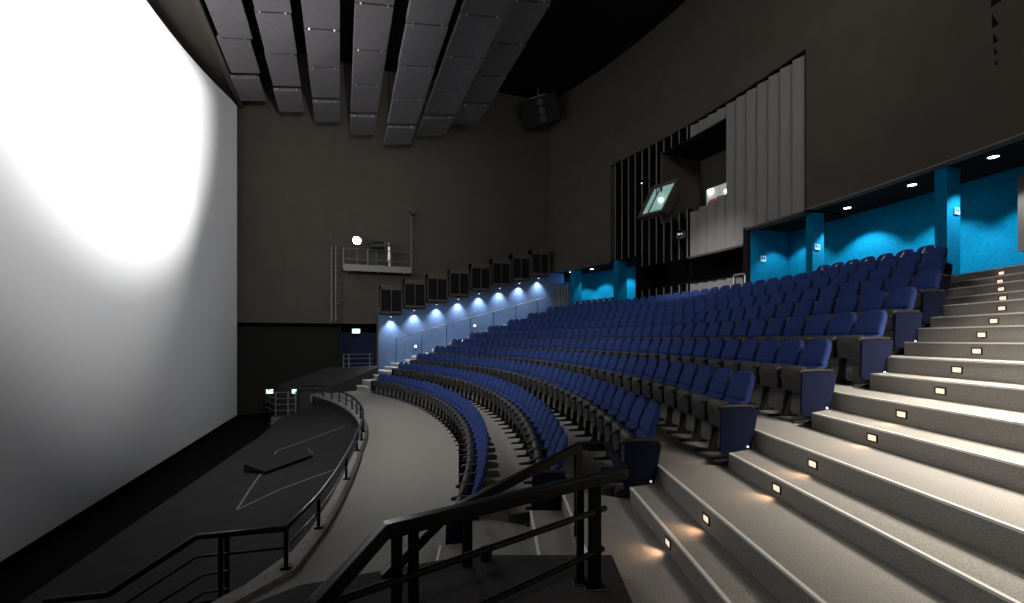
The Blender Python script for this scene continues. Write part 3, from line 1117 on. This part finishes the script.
b.bar([dn2, dn, K, Rr], 0.075, 0.075)
wpart('near_rail', b, M['black_metal'], e, bevel=0.012)
b = MB()
b.bar([Rr, S], 0.05, 0.07)
wpart('end_rail', b, M['black_metal'], e, bevel=0.012)
b = MB()
b.bar([S, F, G, (0.25, 3.1, 1.05)], 0.06, 0.07)
wpart('far_rail', b, M['black_metal'], e, bevel=0.012)
for p0, p1 in (((-0.1, 2.25, 1.395), (1.68, 2.73, 1.455)), ((0.0, 2.28, 1.07), (1.66, 2.73, 1.185))):
    b = MB()
    b.tube([p0, p1], 0.02, 8)
    wpart('mid_rail', b, M['black_metal'], e, smooth=True)
for (x, y), zt, pw in (((1.58, 2.70), 1.64, 0.085), ((1.52, 2.79), 1.64, 0.05), ((0.26, 2.37), 1.62, 0.055), ((0.345, 2.39), 1.62, 0.055)):
    b = MB()
    b.box((x, y, (0.95 + zt) / 2), (pw, 0.03, zt - 0.95), rz=-0.2)
    b.box((x, y, 0.955), (pw + 0.06, 0.1, 0.012), rz=-0.2)
    wpart('post', b, M['black_metal'], e, bevel=0.004, segs=1)
for (x, y), zt in (((1.92, 3.56), 1.64), ((0.86, 3.28), 1.42)):
    b = MB()
    b.box((x, y, (zt + 0.9) / 2), (0.07, 0.03, zt - 0.9), rz=0.2)
    wpart('post', b, M['black_metal'], e)

# ------------------------------------------------------------------ booth bay: cladding panels, fins, windows
def yang(y):
    return math.asin((y - CY) / RB)


e = empty('panel_cladding', (*pol(RB, 14.5), 7.0))
tag(e, 'saw-tooth grey panel cladding right of the booth opening', 'wall cladding')
PW = 0.53
np_ = 11
for k in range(np_):
    y0 = 11.5 + (17.33 - 11.5) * k / np_
    y1 = 11.5 + (17.33 - 11.5) * (k + 1) / np_
    zb = 6.99 if y1 < 14.2 else 6.36
    ymid = (y0 + y1) / 2
    segs = []
    if ymid > 15.27:
        segs = [(zb, 8.80 - 0.17 * (ymid - 15.27)), (11.9, 12.5)]
    else:
        segs = [(zb, 12.5)]
    segs2 = segs + ([(3.95, 5.18 - 0.0 * k)] if y0 > 14.1 else [])
    xa, _ = pol(RB - 0.02, y0)
    xb, _ = pol(RB - 0.02, y1)
    for z0, z1 in segs2:
        b = MB()
        # near edge set back, far edge proud: saw-tooth
        b.prism([(xa + 0.20, y0), (xb + 0.02, y1 - 0.01), (xb + 0.05, y1), (xa + 0.24, y0 + 0.01)], z0, z1)
        wpart('panel', b, M['grey_panel'], e)
e = empty('fin_screen', (*pol(RB, 20.2), 7.0))
tag(e, 'row of thin vertical grey fins over black left of the booth opening', 'wall cladding')
nf = 11
for k in range(nf):
    y0 = 17.33 + (23.0 - 17.33) * (k + 0.35) / nf
    xa, _ = pol(RB - 0.02, y0)
    z0 = 7.06 if y0 > 21.0 else 6.42
    segs = [(z0, 12.55)] if y0 > 19.3 else [(z0, 8.75 - 0.2 * (y0 - 17.4)), (11.95, 12.55)]
    if y0 < 20.9:
        segs.append((3.95, 5.2))
    for za, zb in segs:
        b = MB()
        b.box((xa + 0.16, y0, (za + zb) / 2), (0.26, 0.03, zb - za), rz=-0.1)
        fo = wpart('fin', b, M['void'], e)
        b = MB()
        b.box((xa + 0.02, y0, (za + zb) / 2), (0.03, 0.06, zb - za), rz=-0.1)
        b.build('edge', M['grey_panel'], fo)  # unlit sides and lit edge of each fin put into the colours
# rim of the black band and of the bay
b = MB()
b.ring(RB - 0.06, RB + 0.35, 11.5, 14.15, 6.95, 7.03, 0.4)
b.ring(RB - 0.06, RB + 0.35, 14.15, 17.4, 6.33, 6.41, 0.4)
struct(b.build('trim_8', M['wall']))
b = MB()
b.ring(RB - 0.04, RB + 0.3, 14.15, 20.95, 6.36, 6.42, 0.6)
b.ring(RB - 0.04, RB + 0.3, 14.15, 20.95, 5.2, 5.23, 0.6)
struct(b.build('trim_6', M['void']))
# opening: far jamb with mesh, back wall, sill and lintel
x0, _ = pol(RB, 19.25)
b = MB()
b.box((x0 + 1.3, 19.25, 10.2), (2.6, 0.1, 3.6))
for k in range(14):
    b.box((x0 + 1.3, 19.18, 8.6 + 0.245 * k), (2.6, 0.05, 0.02))
for k in range(18):
    b.box((x0 + 0.1 + 0.145 * k, 19.18, 10.2), (0.02, 0.05, 3.4))
o = struct(b.build('wall_booth', M['box']))
b = MB()
b.ring(RB + 2.4, RB + 2.5, 15.2, 19.3, 8.0, 12.4, 0.5)
struct(b.build('wall_booth', M['box']))
b = MB()
b.ring(RB, RB + 2.5, 15.2, 19.3, 11.85, 11.95, 0.5)
b.ring(RB + 0.3, RB + 2.5, 15.2, 19.3, 8.3, 8.4, 0.5)
struct(b.build('wall_booth', M['void']))
# projecting booth window (tilted box)
e = empty('booth_window', (14.45, 19.7, 9.65))
tag(e, 'tilted projecting booth window with lit glass in front of the black fins', 'window')
y0, y1 = 20.6, 18.75
xs0, _ = pol(RB, y0)
xs1, _ = pol(RB, y1)
A0 = Vector((xs0 - 0.35, y0, 8.95))
A1 = Vector((xs1 - 0.35, y1, 8.85))
lean = Vector((0.42, -0.75, 1.52))
C0, C1 = A0 + lean, A1 + lean * 0.98
nrm = (A1 - A0).cross(lean).normalized()
if nrm.x > 0:
    nrm = -nrm
back = -nrm * 0.45
b = MB()
def lerp4(u, v):
    return A0.lerp(A1, u).lerp(C0.lerp(C1, u), v)
fr = 0.09
outer = [lerp4(0, 0), lerp4(1, 0), lerp4(1, 1), lerp4(0, 1)]
inner = [lerp4(fr, fr), lerp4(1 - fr, fr), lerp4(1 - fr, 1 - fr), lerp4(fr, 1 - fr)]
vsn = outer + inner + [p + back for p in outer] + [p + back for p in inner]
fsn = []
for i in range(4):
    j = (i + 1) % 4
    fsn += [(i, j, j + 4, i + 4), (i, j, j + 8, i + 8), (i + 4, j + 4, j + 12, i + 12), (i + 8, j + 8, j + 12, i + 12)]
b.add(vsn, fsn)
wpart('frame', b, M['box'], e)
b = MB()
b.add([p + back * 0.25 for p in inner] + [p + back * 0.3 for p in inner], [(0, 1, 2, 3), (4, 5, 6, 7), (0, 1, 5, 4), (1, 2, 6, 5), (2, 3, 7, 6), (3, 0, 4, 7)])
wpart('glass', b, M['glass_lit'], e)
b = MB()
c = lerp4(0.62, 0.45) + back * 0.1
b.sphere(c, 0.09, 12, 8)
wpart('lamp', b, M['lamp'], e)
b = MB()
b.bar([lerp4(0.35, fr) + back * 0.15, lerp4(0.35, 1 - fr) + back * 0.15], 0.05, 0.05)
wpart('mullion', b, M['box'], e)
b = MB()
b.box((13.87, 19.2, 10.355), (0.02, 0.5, 0.15))
b.box((14.1, 19.2, 10.43), (0.5, 0.06, 0.03))
wpart('beam_flap', b, M['beam_flap'], e)  # added flap that cuts the projector beam off above the screen
# window in the back of the opening
e = empty('booth_window', (*pol(RB + 2.38, 17.9), 9.6))
tag(e, 'lit booth window with red equipment at the back of the opening', 'window')
b = MB()
b.ring(RB + 2.34, RB + 2.37, 16.7, 18.75, 9.0, 10.2, 0.3)
wpart('pane', b, M['booth_wall'], e)
b = MB()
b.ring(RB + 2.28, RB + 2.33, 16.7, 18.75, 10.2, 10.28, 0.3)
b.ring(RB + 2.28, RB + 2.33, 18.7, 18.78, 9.0, 10.28, 0.3)
b.ring(RB + 2.28, RB + 2.33, 16.66, 16.72, 9.0, 10.28, 0.3)
wpart('frame', b, M['box'], e)
b = MB()
b.ring(RB + 2.28, RB + 2.33, 17.5, 18.5, 9.02, 9.62, 0.2)
wpart('equipment', b, M['booth_red'], e)
for y, z, r in ((18.45, 10.02, 0.1), (17.45, 9.75, 0.07)):
    b = MB()
    b.sphere((*pol(RB + 2.25, y), z), r, 10, 8)
    wpart('lamp', b, M['lamp'], e)
# chrome globe in front of the fins
e = empty('globe_fitting', (14.9, 17.6, 7.49))
tag(e, 'round chrome globe fitting mounted by the booth panels', 'globe')
b = MB()
b.sphere((0, 0, 0), 0.24, 20, 12)
b.build('globe', M['chrome'], e, smooth=True)
b = MB()
b.cyl((0, 0, 0), (0.4, 0, 0), 0.04, 8)
b.build('arm', M['black'], e)
# handrail hoop at the right end of the black band
e = empty('hoop_rail', (15.1, 14.4, 3.9))
tag(e, 'small grey metal hoop rail below the black band', 'rail')
b = MB()
b.tube([(0, 0.3, 0), (0, 0.3, 1.25), (0, 0.25, 1.32), (0, -0.22, 1.32), (0, -0.27, 1.25), (0, -0.27, 0)], 0.03, 8)
b.build('hoop', M['bright_steel'], e, smooth=True)

# ------------------------------------------------------------------ alcoves: fins, lights, signs
for (y0, y1, zb, lab) in ((11.45, 11.71, 3.9, 'dark blue pier at the end of the booth bay'), (7.32, 7.62, 3.9, 'dark blue pier beside the top of the near stairs'), (22.45, 22.85, 3.9, 'dark blue pier in the far alcove right of the pictogram seats'), (26.23, 26.5, 3.9, 'dark blue pier in the far alcove beside the louvred door')):
    b = MB()
    r0 = RB + (0.3 if y0 < 15 else 0.03)
    b.ring(r0, r0 + 0.55, y0, y1, zb, 7.06, 0.15)
    struct(b.build('alcove_pier', M['blue']))
LN = [(16.4, 13.2), (16.1, 10.82), (15.45, 8.56), (14.94, 6.56)]
LF = [(14.3, 27.5), (14.95, 25.9), (15.55, 24.1), (15.9, 21.9)]
for q, (x, y) in enumerate(LN + LF):
    far = q >= 4
    idx = q - 4 if far else q
    e = empty('downlight', (x, y, 7.06))
    tag(e, 'round white downlight in the black soffit of the %s alcove, %s from the left' % ('far blue' if far else 'near blue', ORD[idx + 1]), 'downlight', 'downlights of the %s alcove' % ('far' if far else 'near'))
    b = MB()
    n = 20
    b.loft([[(r * math.cos(2 * PI * j / n), r * math.sin(2 * PI * j / n), z) for j in range(n)] for r, z in ((0.13, 0), (0.13, -0.012), (0.105, -0.014), (0.1, -0.004))], cap=False)
    b.build('trim_ring', M['black'], e)
    b = MB()
    b.cyl((0, 0, -0.012), (0, 0, -0.004), 0.105, 20)
    b.build('lens', M['lamp'], e)
    spot('downlight_beam', (x, y, 7.0), (x + 0.5, y, 3.0), 430 if far else 620, 100, 0.4, (0.9, 0.97, 1.0), 0.05)
for q, (x, y, z, s, lab) in enumerate([(15.0, 7.30, 5.93, 0.22, 'small pale sign on the blue pier beside the near stairs'), (15.5, 11.43, 5.80, 0.24, 'small pale sign on the blue pier by the booth bay'), (16.0, 14.06, 5.85, 0.28, 'small pale sign on the blue side wall left of the booth-bay pier')]):
    e = empty('wall_sign', (x, y, z))
    tag(e, lab, 'sign')
    b = MB()
    b.box((0, 0, 0), (s, 0.02, s * 0.8))
    b.build('plate', M['sign_white'], e)
    b = MB()
    b.box((-s * 0.2, -0.012, 0.02), (s * 0.3, 0.006, s * 0.4))
    b.box((s * 0.2, -0.012, 0.02), (s * 0.25, 0.006, s * 0.4))
    b.build('print', M['blue'], e)
# louvred door / cabinet in the far alcove
e = empty('louvred_cabinet', (*pol(39.6, 27.4), 3.9))
tag(e, 'tall pale louvred cabinet at the top of the far stairs', 'cabinet')
b = MB()
b.box((0, 0, 1.2), (0.7, 1.5, 2.4), rz=0.15)
b.build('body', M['blue_fin'], e)
b = MB()
for s in range(5):
    b.box((-0.42 - 0.045 * (s - 2) * 0.9, -0.6 + 0.3 * s, 1.15), (0.12, 0.09, 2.1), rz=0.15)
b.build('louvre', M['grey_panel'], e)
# dark wall box at the right edge
e = empty('wall_panel_box', (16.1, 6.5, 4.8))
tag(e, 'tall dark panel box on the blue wall at the right edge of the view', 'panel')
b = MB()
b.box((0, -0.15, 0.95), (0.3, 0.35, 1.9), rz=-0.25)
b.build('body', M['box'], e)
b = MB()
b.box((-0.17, -0.12, 0.9), (0.03, 0.08, 0.12), rz=-0.25)
b.build('handle', M['steel'], e)

# ------------------------------------------------------------------ big loudspeaker hung high in the far corner
e = empty('hanging_speaker', (12.0, 27.2, 17.2), 0)
tag(e, 'large black loudspeaker hung tilted high in the far ceiling corner', 'speaker')
Rm = Euler((0.42, 0.0, -0.5)).to_matrix() @ Matrix.Rotation(-0.2, 3, 'Y')
b = MB()
b.box((0, 0, 0), (2.3, 1.3, 1.6), rot=Rm)
b.build('cabinet', M['grille'], e, bevel=0.03)
b = MB()
for k in (-1, 0, 1):
    p = Rm @ Vector((0.1, -0.66, 0.48 * k))
    q = Rm @ Vector((0.1, -0.70, 0.48 * k))
    b.cyl(p, q, 0.2, 16)
b.build('horn', M['box'], e)
b = MB()
p = Rm @ Vector((0, 0, 0.8))
b.box(Rm @ Vector((0.0, -0.5, 0.84)), (1.0, 0.1, 0.08), rot=Rm)
b.cyl(p, (p.x, p.y, 1.3), 0.05, 8)
b.build('bracket', M['steel'], e)

# triangular black notches on the upper back wall, top right
e = empty('wall_notches', (*pol(RB - 0.02, 6.1), 9.7))
tag(e, 'column of small black triangles on the upper back wall, top right', 'wall marks')
for k, (z, s) in enumerate(((10.25, 0.5), (9.75, 0.32), (9.38, 0.24), (9.1, 0.18), (8.85, 0.15))):
    b = MB()
    y0 = 6.2 - 0.02 * k
    xa, _ = pol(RB - 0.015, y0)
    xb, _ = pol(RB - 0.015, y0 - 0.4 * s)
    tri = [(xa, y0, z), (xb, y0 - 0.4 * s, z), (xa, y0, z + s)]
    b.add(tri + [(p[0] + 0.012, p[1], p[2]) for p in tri], [(0, 1, 2), (3, 5, 4), (0, 1, 4, 3), (1, 2, 5, 4), (2, 0, 3, 5)])
    wpart('notch', b, M['void'], e)
